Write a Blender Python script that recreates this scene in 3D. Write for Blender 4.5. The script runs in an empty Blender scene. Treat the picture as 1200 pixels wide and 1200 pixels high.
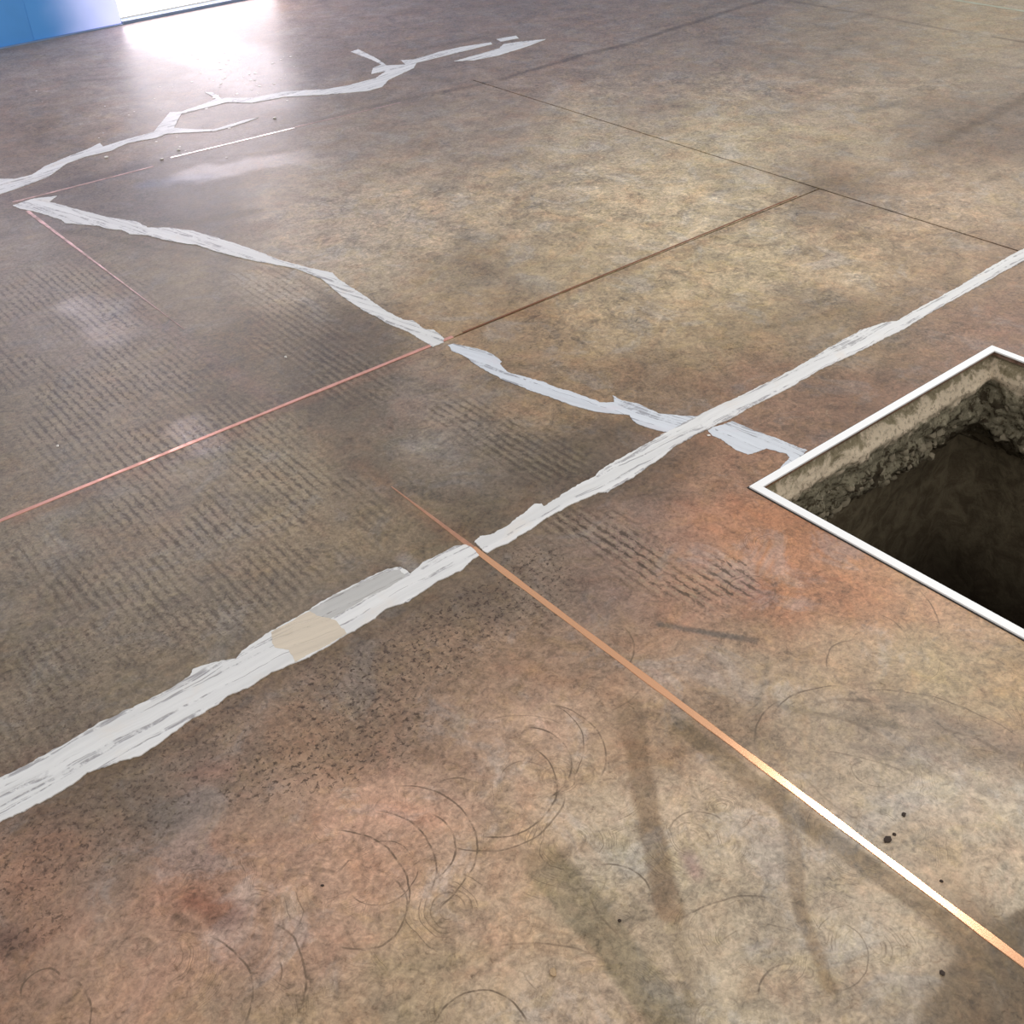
import bpy, math, random
import numpy as np
from mathutils import Matrix, Vector
from mathutils.geometry import tessellate_polygon

# ------------------------------------------------------------------ camera, world, lights, exposure
SC = bpy.context.scene
COL = SC.collection
H = 1.6                                  # eye height
FPX = 1311.6                             # focal length for a 1200 px wide frame
ROT = np.array([[0.77481428, 0.40118989, -0.48857907],
                [-0.63071095, 0.43773587, -0.64077375],
                [-0.04320336, 0.80463282, 0.59219886]])
cam = bpy.data.cameras.new('camera')
cam.sensor_width = 36.0
cam.lens = FPX / 1200 * 36.0
cam.clip_start = 0.05
cam_ob = bpy.data.objects.new('camera', cam)
COL.objects.link(cam_ob)
M4 = Matrix.Identity(4)
for i in range(3):
    for j in range(3):
        M4[i][j] = float(ROT[i, j])
M4[2][3] = H
cam_ob.matrix_world = M4
SC.camera = cam_ob

world = bpy.data.worlds.new('room_light')
SC.world = world
world.use_nodes = True
bg = world.node_tree.nodes['Background']
bg.inputs[0].default_value = (1.0, 0.985, 0.97, 1)
bg.inputs[1].default_value = 0.62

SC.view_settings.view_transform = 'Standard'
SC.view_settings.look = 'None'
SC.view_settings.gamma = 1.0
SC.view_settings.use_curve_mapping = False
SC.view_settings.exposure = 0.0


def area(name, loc, target, sx, sy, power, color=(1, 1, 1)):
    l = bpy.data.lights.new(name, 'AREA')
    l.shape = 'RECTANGLE'
    l.size, l.size_y = sx, sy
    l.energy = power
    l.color = color
    o = bpy.data.objects.new(name, l)
    COL.objects.link(o)
    d = Vector(target) - Vector(loc)
    o.matrix_world = Matrix.Translation(loc) @ d.to_track_quat('-Z', 'Y').to_matrix().to_4x4()
    return o


area('ceiling_lamp', (3.42, 1.72, 3.1), (3.42, 1.72, 0), 0.5, 0.6, 30, (1, .98, .94))
area('ceiling_lamp', (0.2, -1.5, 3.2), (0.4, 0.4, 0), 1.2, 1.2, 44, (1, .98, .95))
area('ceiling_lamp', (7.5, 3.2, 3.6), (5.5, 3.0, 0), 1.2, 1.2, 42, (1, .98, .94))
area('added_glow_lamp', (1.87, 6.15, 2.2), (.79, 2.59, 0), 0.22, 0.22, 13, (1, .86, .92))  # added unseen lamps, aimed to mirror as pink glows on the floor
area('added_glow_lamp', (1.68, 7.1, 1.62), (.83, 3.52, 0), 0.3, 0.2, 9, (1, .86, .92))

# ------------------------------------------------------------------ helpers
rng = np.random.default_rng(7)
random.seed(7)


def ground(x, y):
    """floor point seen at a place of the 1200 px photograph"""
    d = ROT @ np.array([x - 600.0, 600.0 - y, -FPX])
    t = -H / d[2]
    return d[0] * t, d[1] * t


def gp(pts):
    return np.array([ground(*p) for p in pts])


def mmpx(x, y):
    d = ROT @ np.array([x - 600.0, 600.0 - y, -FPX])
    return -H / d[2]                      # metres per pixel across the line of sight


def tone(c):
    return tuple(.87 * v + 42 - (0, 1, 0)[k] for k, v in enumerate(c))


def tone2(c):
    return tuple(.93 * v + 24 for v in c)


def lin(c):
    c = np.asarray(c, float) / 255.0
    return np.where(c <= 0.04045, c / 12.92, ((c + 0.055) / 1.055) ** 2.4)


def lat(ix, iy, seed):
    h = (ix.astype(np.int64) * 374761393 + iy.astype(np.int64) * 668265263 + seed * 974634777) & 0xffffffff
    h = ((h ^ (h >> 13)) * 1274126177) & 0xffffffff
    return ((h ^ (h >> 16)) & 0xffff) / 65535.0


def vnoise(x, y, seed):
    ix, iy = np.floor(x), np.floor(y)
    fx, fy = x - ix, y - iy
    fx, fy = fx * fx * (3 - 2 * fx), fy * fy * (3 - 2 * fy)
    a = lat(ix, iy, seed); b = lat(ix + 1, iy, seed)
    c = lat(ix, iy + 1, seed); d = lat(ix + 1, iy + 1, seed)
    return (a + (b - a) * fx) * (1 - fy) + (c + (d - c) * fx) * fy


def fbm(x, y, seed, octv=4, gain=0.55):
    s, a, t = 0.0, 1.0, 0.0
    for k in range(octv):
        s = s + a * (vnoise(x * 2 ** k, y * 2 ** k, seed + k) - .5)
        t += a
        a *= gain
    return 2 * s / t


def mesh_ob(name, verts, faces, mat=None, parent=None, smooth=False):
    me = bpy.data.meshes.new(name)
    me.from_pydata([tuple(map(float, v)) for v in verts], [], [tuple(map(int, f)) for f in faces])
    me.update()
    o = bpy.data.objects.new(name, me)
    COL.objects.link(o)
    if mat:
        me.materials.append(mat)
    if parent:
        o.parent = parent
    if smooth:
        me.polygons.foreach_set('use_smooth', [True] * len(me.polygons))
    return o


def quads_ob(name, V, Q, mat, parent=None, smooth=False):
    """fast mesh from numpy arrays of vertices and quads"""
    me = bpy.data.meshes.new(name)
    me.vertices.add(len(V)); me.vertices.foreach_set('co', V.astype(np.float32).ravel())
    me.loops.add(Q.size); me.loops.foreach_set('vertex_index', Q.astype(np.int32).ravel())
    me.polygons.add(len(Q))
    me.polygons.foreach_set('loop_start', np.arange(0, Q.size, 4, dtype=np.int32))
    me.polygons.foreach_set('use_smooth', np.full(len(Q), smooth))
    me.update(calc_edges=True)
    me.validate()
    me.materials.append(mat)
    o = bpy.data.objects.new(name, me)
    COL.objects.link(o)
    if parent:
        o.parent = parent
    return o


def tag(o, label=None, cat=None, group=None, kind=None):
    if label: o['label'] = label
    if cat: o['category'] = cat
    if group: o['group'] = group
    if kind: o['kind'] = kind
    return o


def empty(name, loc=(0, 0, 0)):
    o = bpy.data.objects.new(name, None)
    o.empty_display_size = .1
    o.location = loc
    COL.objects.link(o)
    return o


def box(name, lo, hi, mat, parent=None, bevel=0.0):
    x0, y0, z0 = lo; x1, y1, z1 = hi
    v = [(x0, y0, z0), (x1, y0, z0), (x1, y1, z0), (x0, y1, z0), (x0, y0, z1), (x1, y0, z1), (x1, y1, z1), (x0, y1, z1)]
    f = [(0, 3, 2, 1), (4, 5, 6, 7), (0, 1, 5, 4), (1, 2, 6, 5), (2, 3, 7, 6), (3, 0, 4, 7)]
    o = mesh_ob(name, v, f, mat, parent)
    if bevel:
        b = o.modifiers.new('bevel', 'BEVEL'); b.width = bevel; b.segments = 2
    return o


class NT:
    """tiny node-graph writer"""
    def __init__(self, name):
        self.m = bpy.data.materials.new(name)
        self.m.use_nodes = True
        self.t = self.m.node_tree
        self.t.nodes.clear()
        self.out = self.t.nodes.new('ShaderNodeOutputMaterial')
        self.b = self.t.nodes.new('ShaderNodeBsdfPrincipled')
        self.t.links.new(self.b.outputs[0], self.out.inputs[0])

    def put(self, sock, v):
        if isinstance(v, bpy.types.NodeSocket):
            self.t.links.new(v, sock)
        elif isinstance(v, (tuple, list)) and len(v) == 3 and sock.type == 'RGBA':
            sock.default_value = (*v, 1)
        else:
            sock.default_value = v

    def n(self, typ, ins=(), out=0, **props):
        nd = self.t.nodes.new('ShaderNode' + typ)
        for k, v in props.items():
            setattr(nd, k, v)
        for k, v in (ins.items() if isinstance(ins, dict) else enumerate(ins)):
            if v is not None:
                self.put(nd.inputs[k], v)
        return nd.outputs[out]

    def math(self, op, a, b=None, c=None, clamp=False):
        return self.n('Math', [a, b, c], operation=op, use_clamp=clamp)

    def vmath(self, op, a, b=None, out=0):
        return self.n('VectorMath', [a, b], out=out, operation=op)

    def noise(self, vec, scale, detail=4, rough=.55, dist=0.0, out=0):
        return self.n('TexNoise', {'Vector': vec, 'Scale': scale, 'Detail': detail, 'Roughness': rough, 'Distortion': dist}, out=out)

    def ramp(self, v, a, b, c=0.0, d=1.0, smooth=True):
        return self.n('MapRange', [v, a, b, c, d], interpolation_type='SMOOTHSTEP' if smooth else 'LINEAR', clamp=True)

    def mix(self, f, a, b, blend='MIX'):
        nd = self.t.nodes.new('ShaderNodeMix')
        nd.data_type = 'RGBA'; nd.blend_type = blend; nd.clamp_factor = True
        self.put(nd.inputs[0], f); self.put(nd.inputs[6], a); self.put(nd.inputs[7], b)
        return nd.outputs[2]

    def coord(self):
        return self.n('TexCoord', out=3)

    def attr(self, name, out=0):
        return self.n('Attribute', out=out, attribute_name=name)

    def set(self, **kw):
        for k, v in kw.items():
            self.put(self.b.inputs[k.replace('_', ' ')], v)
        return self.m

    def bump(self, h, strength, dist):
        self.put(self.b.inputs['Normal'], self.n('Bump', {'Strength': strength, 'Distance': dist, 'Height': h}))


def L(r, g, b):
    return tuple(lin((r, g, b)))


# ------------------------------------------------------------------ materials
def concrete_material():
    t = NT('worn_stained_concrete')
    P = t.coord()
    C = t.attr('stain_and_shade')
    sep = t.t.nodes.new('ShaderNodeSeparateColor')
    t.put(sep.inputs[0], t.attr('wear'))
    groove_m, speck_m, gloss_m = sep.outputs
    sep2 = t.t.nodes.new('ShaderNodeSeparateColor')
    t.put(sep2.inputs[0], t.attr('marks'))
    swirl_m, wisp_m, _ = sep2.outputs
    warp = t.n('TexNoise', {'Vector': P, 'Scale': 9.0, 'Detail': 4.0}, out=1)
    wv = t.vmath('SUBTRACT', warp, (.5, .5, .5))
    Pw = t.n('VectorMath', [wv, (.05, .05, .0), P], operation='MULTIPLY_ADD')
    nA = t.ramp(t.noise(P, 6, 9, .64, .7), .28, .72, -1, 1, False)
    nB = t.ramp(t.noise(P, 26, 7, .66, 1.6), .28, .72, -1, 1, False)
    nC = t.ramp(t.noise(P, 110, 4, .66, .8), .27, .73, -1, 1, False)
    v = t.math('MULTIPLY_ADD', nA, t.math('MULTIPLY_ADD', wisp_m, .12, .24), t.math('MULTIPLY_ADD', wisp_m, .06, 1.0))
    v = t.math('MULTIPLY_ADD', nB, t.math('MULTIPLY_ADD', wisp_m, .16, .34), v)
    v = t.math('MULTIPLY_ADD', nC, .34, v)
    col = t.vmath('SCALE', C, None)
    t.put(col.node.inputs['Scale'], v)
    # fine dark and pale flecks of the worn surface
    nD = t.noise(P, 42, 8, .80, 1.4)
    nE = t.noise(P, 17, 8, .72, 1.1)
    dk = t.math('MULTIPLY_ADD', t.ramp(nE, .53, .68), .5, t.ramp(nD, .545, .67))
    col = t.mix(t.math('MULTIPLY', dk, .72), col, t.mix(1.0, col, (.50, .44, .38), 'MULTIPLY'))
    lt = t.math('MULTIPLY_ADD', t.ramp(nE, .46, .33), .5, t.ramp(nD, .45, .33))
    col = t.mix(t.math('MULTIPLY', lt, t.math('MULTIPLY_ADD', wisp_m, .60, .36)), col, t.mix(1.0, col, (1.5, 1.48, 1.44), 'MULTIPLY'))
    # rusty, olive and grey drift of the stain
    hue = t.noise(P, 5.5, 6, .66, .8)
    col = t.mix(t.math('MULTIPLY', t.ramp(hue, .50, .66), .85), col, t.mix(1.0, col, (1.06, .965, .90), 'MULTIPLY'))
    grey = t.n('HueSaturation', {'Saturation': .70, 'Color': col})
    col = t.mix(t.math('MULTIPLY', t.ramp(hue, .48, .36), .8), col, grey)
    hue2 = t.noise(P, 13, 6, .66, .8)
    col = t.mix(t.math('MULTIPLY', t.ramp(hue2, .50, .66), .6), col, t.mix(1.0, col, (1.0, .99, .84), 'MULTIPLY'))
    col = t.mix(t.math('MULTIPLY', t.ramp(hue2, .48, .34), .5), col, t.mix(1.0, col, (1.05, .97, .98), 'MULTIPLY'))
    # pale wisps
    wn = t.noise(Pw, 34, 5, .7, 2.6)
    wisp = t.math('MULTIPLY', t.ramp(wn, .56, .72), t.math('MULTIPLY', wisp_m, .34))
    col = t.mix(wisp, col, L(222, 206, 176))
    P_x = t.n('SeparateXYZ', [P])
    # broom grooves: rows of short dark dashes
    sx = t.n('SeparateXYZ', [Pw])
    xs = sx.node.outputs[0]; ys = sx.node.outputs[1]
    fr = t.math('FRACT', t.math('MULTIPLY_ADD', t.noise(P, 5, 2, .5), .5, t.math('MULTIPLY', P_x, 41.0)))
    tri = t.math('MULTIPLY', t.math('ABSOLUTE', t.math('SUBTRACT', fr, .5)), 2.0)
    dv = t.n('CombineXYZ', [t.math('MULTIPLY', xs, 95.0), t.math('MULTIPLY', ys, 46.0), 0.0])
    dn = t.noise(dv, 1.0, 3, .65)
    gm2 = t.ramp(t.noise(P, 4.2, 4, .6, .4), .36, .54, .2, 1)
    groove_m = t.math('MULTIPLY', groove_m, gm2)
    gsum = t.math('MULTIPLY_ADD', tri, .42, t.math('MULTIPLY', dn, 1.25))
    gr = t.math('MULTIPLY', t.ramp(gsum, .90, 1.02), groove_m)
    gl = t.math('MULTIPLY', t.ramp(gsum, .80, .62), groove_m)
    col = t.mix(t.math('MULTIPLY', gl, .30), col, L(184, 168, 138))
    col = t.mix(t.math('MULTIPLY', gr, .85), col, L(64, 51, 36))
    # dark pitted speckle
    sp = t.noise(P, 95, 4, .70, .4)
    spk = t.math('MULTIPLY', t.ramp(sp, .53, .62), speck_m)
    col = t.mix(t.math('MULTIPLY', spk, .92), col, L(60, 43, 30))
    # trowel arcs
    Pa = t.n('VectorMath', [wv, (.022, .022, .0), P], operation='MULTIPLY_ADD')
    arcs = None
    for *pts, amp, wd in ARCS:
        (ax, ay), (bx, by), (cx, cy) = gp(pts)
        dd = 2 * (ax * (by - cy) + bx * (cy - ay) + cx * (ay - by))
        ux = ((ax * ax + ay * ay) * (by - cy) + (bx * bx + by * by) * (cy - ay) + (cx * cx + cy * cy) * (ay - by)) / dd
        uy = ((ax * ax + ay * ay) * (cx - bx) + (bx * bx + by * by) * (ax - cx) + (cx * cx + cy * cy) * (bx - ax)) / dd
        rad = math.hypot(ax - ux, ay - uy)
        mid = Vector((bx - ux, by - uy, 0)).normalized()
        ch = min(Vector((ax - ux, ay - uy, 0)).normalized().dot(mid), Vector((cx - ux, cy - uy, 0)).normalized().dot(mid))
        v = t.vmath('SUBTRACT', Pa, (ux, uy, 0.0))
        d = t.vmath('LENGTH', v, out=1)
        rid = t.ramp(t.math('ABSOLUTE', t.math('SUBTRACT', d, rad)), wd * .35, wd, amp, 0)
        side = t.vmath('DOT_PRODUCT', v, tuple(mid / rad), out=1)
        e = t.math('MULTIPLY', rid, t.ramp(side, ch - .08, ch + .12))
        arcs = e if arcs is None else t.math('MAXIMUM', arcs, e)
    brk = t.ramp(t.noise(P, 22.0, 4, .7), .36, .56, .15, 1)
    arcs = t.math('MULTIPLY', arcs, brk)
    # hair scratches over the trowelled part
    vor = t.n('TexVoronoi', {'Vector': Pw, 'Scale': 5.0}, out=0)
    n2 = t.n('TexNoise', {'W': t.math('MULTIPLY', vor, 55.0), 'Scale': 1.0, 'Detail': 1.0}, noise_dimensions='1D')
    rid2 = t.ramp(t.math('ABSOLUTE', t.math('SUBTRACT', n2, .5)), .0, .03, 1, 0)
    hair = t.math('MULTIPLY', t.math('MULTIPLY', rid2, swirl_m), t.ramp(t.noise(P, 13, 3, .6), .47, .62))
    arcs = t.math('MAXIMUM', arcs, t.math('MULTIPLY', hair, .75))
    hn = t.noise(Pw, 6.5, 3, .5, 1.8)
    rid3 = t.ramp(t.math('ABSOLUTE', t.math('SUBTRACT', t.math('FRACT', t.math('MULTIPLY', hn, 22.0)), .5)), .0, .07, 1, 0)
    hair2 = t.math('MULTIPLY', t.math('MULTIPLY', rid3, swirl_m), t.ramp(t.noise(P, 19, 3, .7), .50, .62))
    arcs = t.math('MAXIMUM', arcs, t.math('MULTIPLY', hair2, .55))
    col = t.mix(t.math('MULTIPLY', arcs, .80), col, L(84, 68, 52))
    rgh = t.math('MULTIPLY_ADD', nB, .06, .47)
    rgh = t.math('SUBTRACT', rgh, t.math('MULTIPLY', gloss_m, .19))
    hgt = t.math('SUBTRACT', t.math('MULTIPLY', nC, .35), t.math('ADD', gr, spk))
    t.bump(hgt, .22, .0012)
    return t.set(Base_Color=col, Roughness=rgh, Specular_IOR_Level=.36)


# trowel sweeps: three places on each arc, strength, half width (m)
W1, W2, W3 = .0016, .0024, .006
ARCS = [((445, 950), (500, 982), (508, 1042), 1, W2), ((505, 955), (535, 990), (523, 1022), 1, W2), ((470, 920), (555, 970), (533, 1050), .9, W2),
        ((400, 973), (460, 1000), (478, 1067), 1, W2), ((440, 988), (487, 1030), (462, 1055), .9, W1), ((620, 853), (668, 884), (660, 920), 1, W2),
        ((650, 828), (683, 863), (683, 888), .9, W1), ((647, 827), (700, 857), (708, 900), .8, W2), ((630, 880), (645, 945), (575, 980), .9, W2),
        ((510, 915), (543, 913), (570, 923), .8, W2), ((567, 997), (613, 987), (660, 933), .8, W2), ((707, 1013), (747, 1023), (767, 1053), .9, W2),
        ((690, 1047), (700, 1070), (720, 1093), .9, W2), ((537, 1170), (565, 1163), (617, 1197), 1, W2), ((477, 1067), (467, 1090), (400, 1110), .8, W2),
        ((557, 1117), (633, 1105), (677, 1113), .6, W2), ((610, 1120), (613, 1140), (630, 1160), .6, W1), ((247, 1100), (290, 1135), (290, 1193), 1, W2),
        ((173, 1093), (200, 1092), (227, 1096), .8, W1), ((313, 1077), (353, 1117), (358, 1157), .8, W2), ((327, 1123), (330, 1150), (317, 1173), .8, W2),
        ((25, 1170), (40, 1140), (63, 1137), .8, W2), ((87, 1150), (107, 1177), (107, 1193), .8, W2), ((330, 1023), (367, 1018), (400, 1027), .6, W3),
        ((883, 870), (890, 843), (913, 823), .9, W2), ((913, 830), (940, 810), (987, 803), .9, W2), ((930, 837), (973, 820), (1013, 820), .8, W3),
        ((947, 837), (987, 843), (1017, 855), .7, W3), ((973, 880), (1013, 887), (1067, 910), .8, W2), ((1030, 810), (1100, 820), (1193, 863), .8, W2),
        ((1000, 897), (1013, 917), (1033, 923), .7, W1), ((807, 1073), (860, 1053), (940, 1060), .7, W2), ((887, 1153), (897, 1137), (927, 1128), .8, W2),
        ((1003, 1093), (1020, 1127), (987, 1160), .6, W1), ((967, 1067), (1000, 1058), (1040, 1060), .6, W1), ((860, 703), (887, 675), (908, 700), .6, W2),
        ((1075, 690), (1095, 715), (1100, 737), .9, W2), ((967, 777), (973, 760), (1000, 750), .7, W2), ((1030, 720), (1053, 733), (1063, 747), .8, W2),
        ((733, 735), (742, 760), (733, 780), .8, W2), ((712, 833), (733, 822), (745, 812), .9, W2), ((787, 967), (808, 952), (846, 960), .7, W2),
        ((430, 960), (424, 985), (425, 1020), .7, W3), ((930, 900), (980, 945), (1000, 960), .8, W2), ((1090, 850), (1150, 870), (1200, 905), .6, W3),
        ((590, 905), (612, 893), (640, 900), .6, W1), ((560, 850), (610, 838), (650, 846), .6, W1), ((840, 1110), (880, 1085), (930, 1090), .5, W1)]
M_FLOOR = concrete_material()


def simple(name, rgb, rough=.6, var=.15, scale=40, metal=0.0, rgb2=None):
    t = NT(name)
    P = t.coord()
    n = t.noise(P, scale, 5, .6)
    c2 = rgb2 if rgb2 else tuple(max(0, c * (1 - 2 * var)) for c in rgb)
    col = t.mix(t.ramp(n, .3, .7), rgb, c2)
    return t.set(Base_Color=col, Roughness=rough, Metallic=metal)


M_JOINT = simple('joint_dirt', L(60, 42, 30), .9, .2, 60)
M_WALL = simple('blue_wall_paint', L(92, 168, 246), .45, .05, 3)
M_BASE = simple('grey_blue_skirting', L(130, 150, 180), .5, .1, 8)
M_FRAMEW = simple('white_enamel', (.97, .97, .96), .4, .01, 20)
M_WHITEDOOR = simple('white_door_paint', (.8, .8, .82), .4, .02, 5)
M_SHADOWLINE = simple('frame_shadow_black', L(45, 38, 34), .8, .1, 40)
M_CRUMB = simple('pale_grit', L(240, 234, 226), .35, .04, 60)
M_DARKCHIP = simple('dark_grit', L(62, 48, 38), .8, .2, 60)
M_RUST = simple('wood_chip', L(196, 166, 130), .8, .2, 60)


def pane_material():
    t = NT('daylit_frosted_glass')
    P = t.coord()
    n = t.noise(P, 2.0, 2, .5)
    s = t.ramp(n, .2, .8, 5.5, 7.0)
    return t.set(Base_Color=(.85, .85, .9), Roughness=.3, Emission_Color=(1.0, .90, .98), Emission_Strength=s)


M_PANE = pane_material()


def patch_material(name, base, dark, warm, crack=.5):
    t = NT(name)
    P = t.coord()
    s = t.n('SeparateXYZ', [P])
    x, y = s.node.outputs[0], s.node.outputs[1]
    v = t.n('CombineXYZ', [t.math('MULTIPLY', x, 1.5), t.math('MULTIPLY_ADD', t.noise(P, 6, 3, .6), 1.2, t.math('MULTIPLY', y, 36.0)), 0.0])
    st = t.noise(v, 1.0, 7, .68, .6)
    fine = t.noise(P, 90, 5, .65)
    low = t.noise(P, 9, 4, .6, .5)
    col = t.mix(t.ramp(st, .35, .68), base, tuple(c * .86 for c in base))
    col = t.mix(t.math('MULTIPLY', t.ramp(low, .56, .75), .55), col, warm)
    # torn ridges of the filler, dark where dirt sits
    rid = t.ramp(t.math('ABSOLUTE', t.math('SUBTRACT', t.noise(v, .55, 4, .55, .0), .5)), 0, .028, 1, 0)
    rid = t.math('MULTIPLY', rid, t.ramp(t.noise(P, 14, 5, .75), .42, .54))
    col = t.mix(t.math('MULTIPLY', rid, crack), col, dark)
    col = t.mix(t.math('MULTIPLY', t.ramp(fine, .62, .75), .10), col, dark)
    h = t.math('ADD', t.math('MULTIPLY', st, .6), t.math('MULTIPLY', fine, .3))
    t.bump(t.math('SUBTRACT', h, rid), .5, .002)
    return t.set(Base_Color=col, Roughness=.5, Specular_IOR_Level=.35)


M_PATCH = patch_material('white_crack_filler', L(230, 229, 227), L(132, 127, 130), L(226, 217, 207), .75)
M_PATCHB = patch_material('cool_white_crack_filler', L(217, 221, 227), L(132, 130, 136), L(213, 207, 213), .8)
M_TAN = patch_material('tan_stained_filler', L(218, 204, 184), L(162, 146, 124), L(208, 198, 182), .35)
M_SKIM = patch_material('thin_grey_filler', L(194, 192, 188), L(134, 128, 124), L(212, 208, 202), .8)


def strip_material(name, rgb, rough, dust, dust_rgb, metal=1.0):
    t = NT(name)
    P = t.coord()
    n = t.noise(P, 14, 6, .65)
    f = t.noise(P, 120, 4, .6)
    m = t.math('MULTIPLY', t.ramp(t.math('MULTIPLY_ADD', f, .3, n), .50, .80), dust, clamp=True)
    m = t.math('ADD', m, max(0, dust - .6), clamp=True)
    col = t.mix(m, rgb, dust_rgb)
    return t.set(Base_Color=col, Roughness=t.math('MULTIPLY_ADD', m, .25, rough), Metallic=t.math('MULTIPLY', t.math('SUBTRACT', 1.0, m), metal))


M_COPPER = strip_material('bright_copper', L(242, 186, 146), .21, .12, L(190, 130, 98))
M_COPPERD = strip_material('dull_copper', L(196, 146, 116), .36, .6, L(150, 108, 84), .5)
M_COPPERP = strip_material('dusty_pink_copper', L(215, 175, 165), .30, .75, L(150, 126, 116))
M_SALMON = strip_material('salmon_copper', L(228, 168, 150), .30, .55, L(186, 128, 110), .5)
M_GLINT = strip_material('glint_tinted_strip', L(238, 226, 222), .22, .45, L(176, 160, 154), .9)  # paler copy of the strip metal; the door's reflection is in its colour
M_RUSTLINE = strip_material('rusty_joint_filler', L(128, 84, 58), .7, .4, L(104, 72, 50), .0)
M_PALELINE = strip_material('pale_joint_filler', L(176, 178, 158), .6, .4, L(150, 142, 118), .0)


def pit_material(kind):
    t = NT(kind)
    P = t.coord()
    z = t.n('SeparateXYZ', [P]).node.outputs[2]
    n = t.noise(P, 16, 7, .68, .6)
    f = t.noise(P, 70, 6, .7)
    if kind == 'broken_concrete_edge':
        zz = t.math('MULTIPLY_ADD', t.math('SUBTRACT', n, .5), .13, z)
        col = t.mix(t.ramp(zz, -.050, -.030), L(222, 204, 178), L(150, 138, 112))  # shade under the frame painted in: darker above the pale lip
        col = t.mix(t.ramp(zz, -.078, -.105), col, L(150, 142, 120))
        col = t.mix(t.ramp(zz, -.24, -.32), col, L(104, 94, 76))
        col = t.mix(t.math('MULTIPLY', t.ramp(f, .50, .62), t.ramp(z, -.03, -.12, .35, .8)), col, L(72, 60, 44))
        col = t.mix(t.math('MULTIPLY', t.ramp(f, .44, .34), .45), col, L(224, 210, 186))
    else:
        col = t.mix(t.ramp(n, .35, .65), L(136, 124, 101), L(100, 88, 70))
        col = t.mix(t.ramp(z, -.4, -1.15), col, L(44, 34, 27))  # shade of the deep pit painted in: colour darkens with depth
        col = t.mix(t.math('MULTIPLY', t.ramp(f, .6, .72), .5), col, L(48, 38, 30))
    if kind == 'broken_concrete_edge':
        hole = t.ramp(t.noise(P, 24, 4, .6, .4), .53, .60)  # mask of the painted crevice shade
        col = t.mix(t.math('MULTIPLY', hole, t.ramp(zz, -.09, -.16, 0, .85)), col, L(58, 47, 34))  # crevice shade painted as dark patches in the rubble colour
    t.bump(f, .6, .01)
    return t.set(Base_Color=col, Roughness=.9, Specular_IOR_Level=.15)


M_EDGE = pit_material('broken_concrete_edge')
M_SOIL = pit_material('soil_with_depth_shade')
M_STONE = simple('rubble_stone', L(176, 164, 140), .9, .2, 30, rgb2=L(112, 102, 84))

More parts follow.
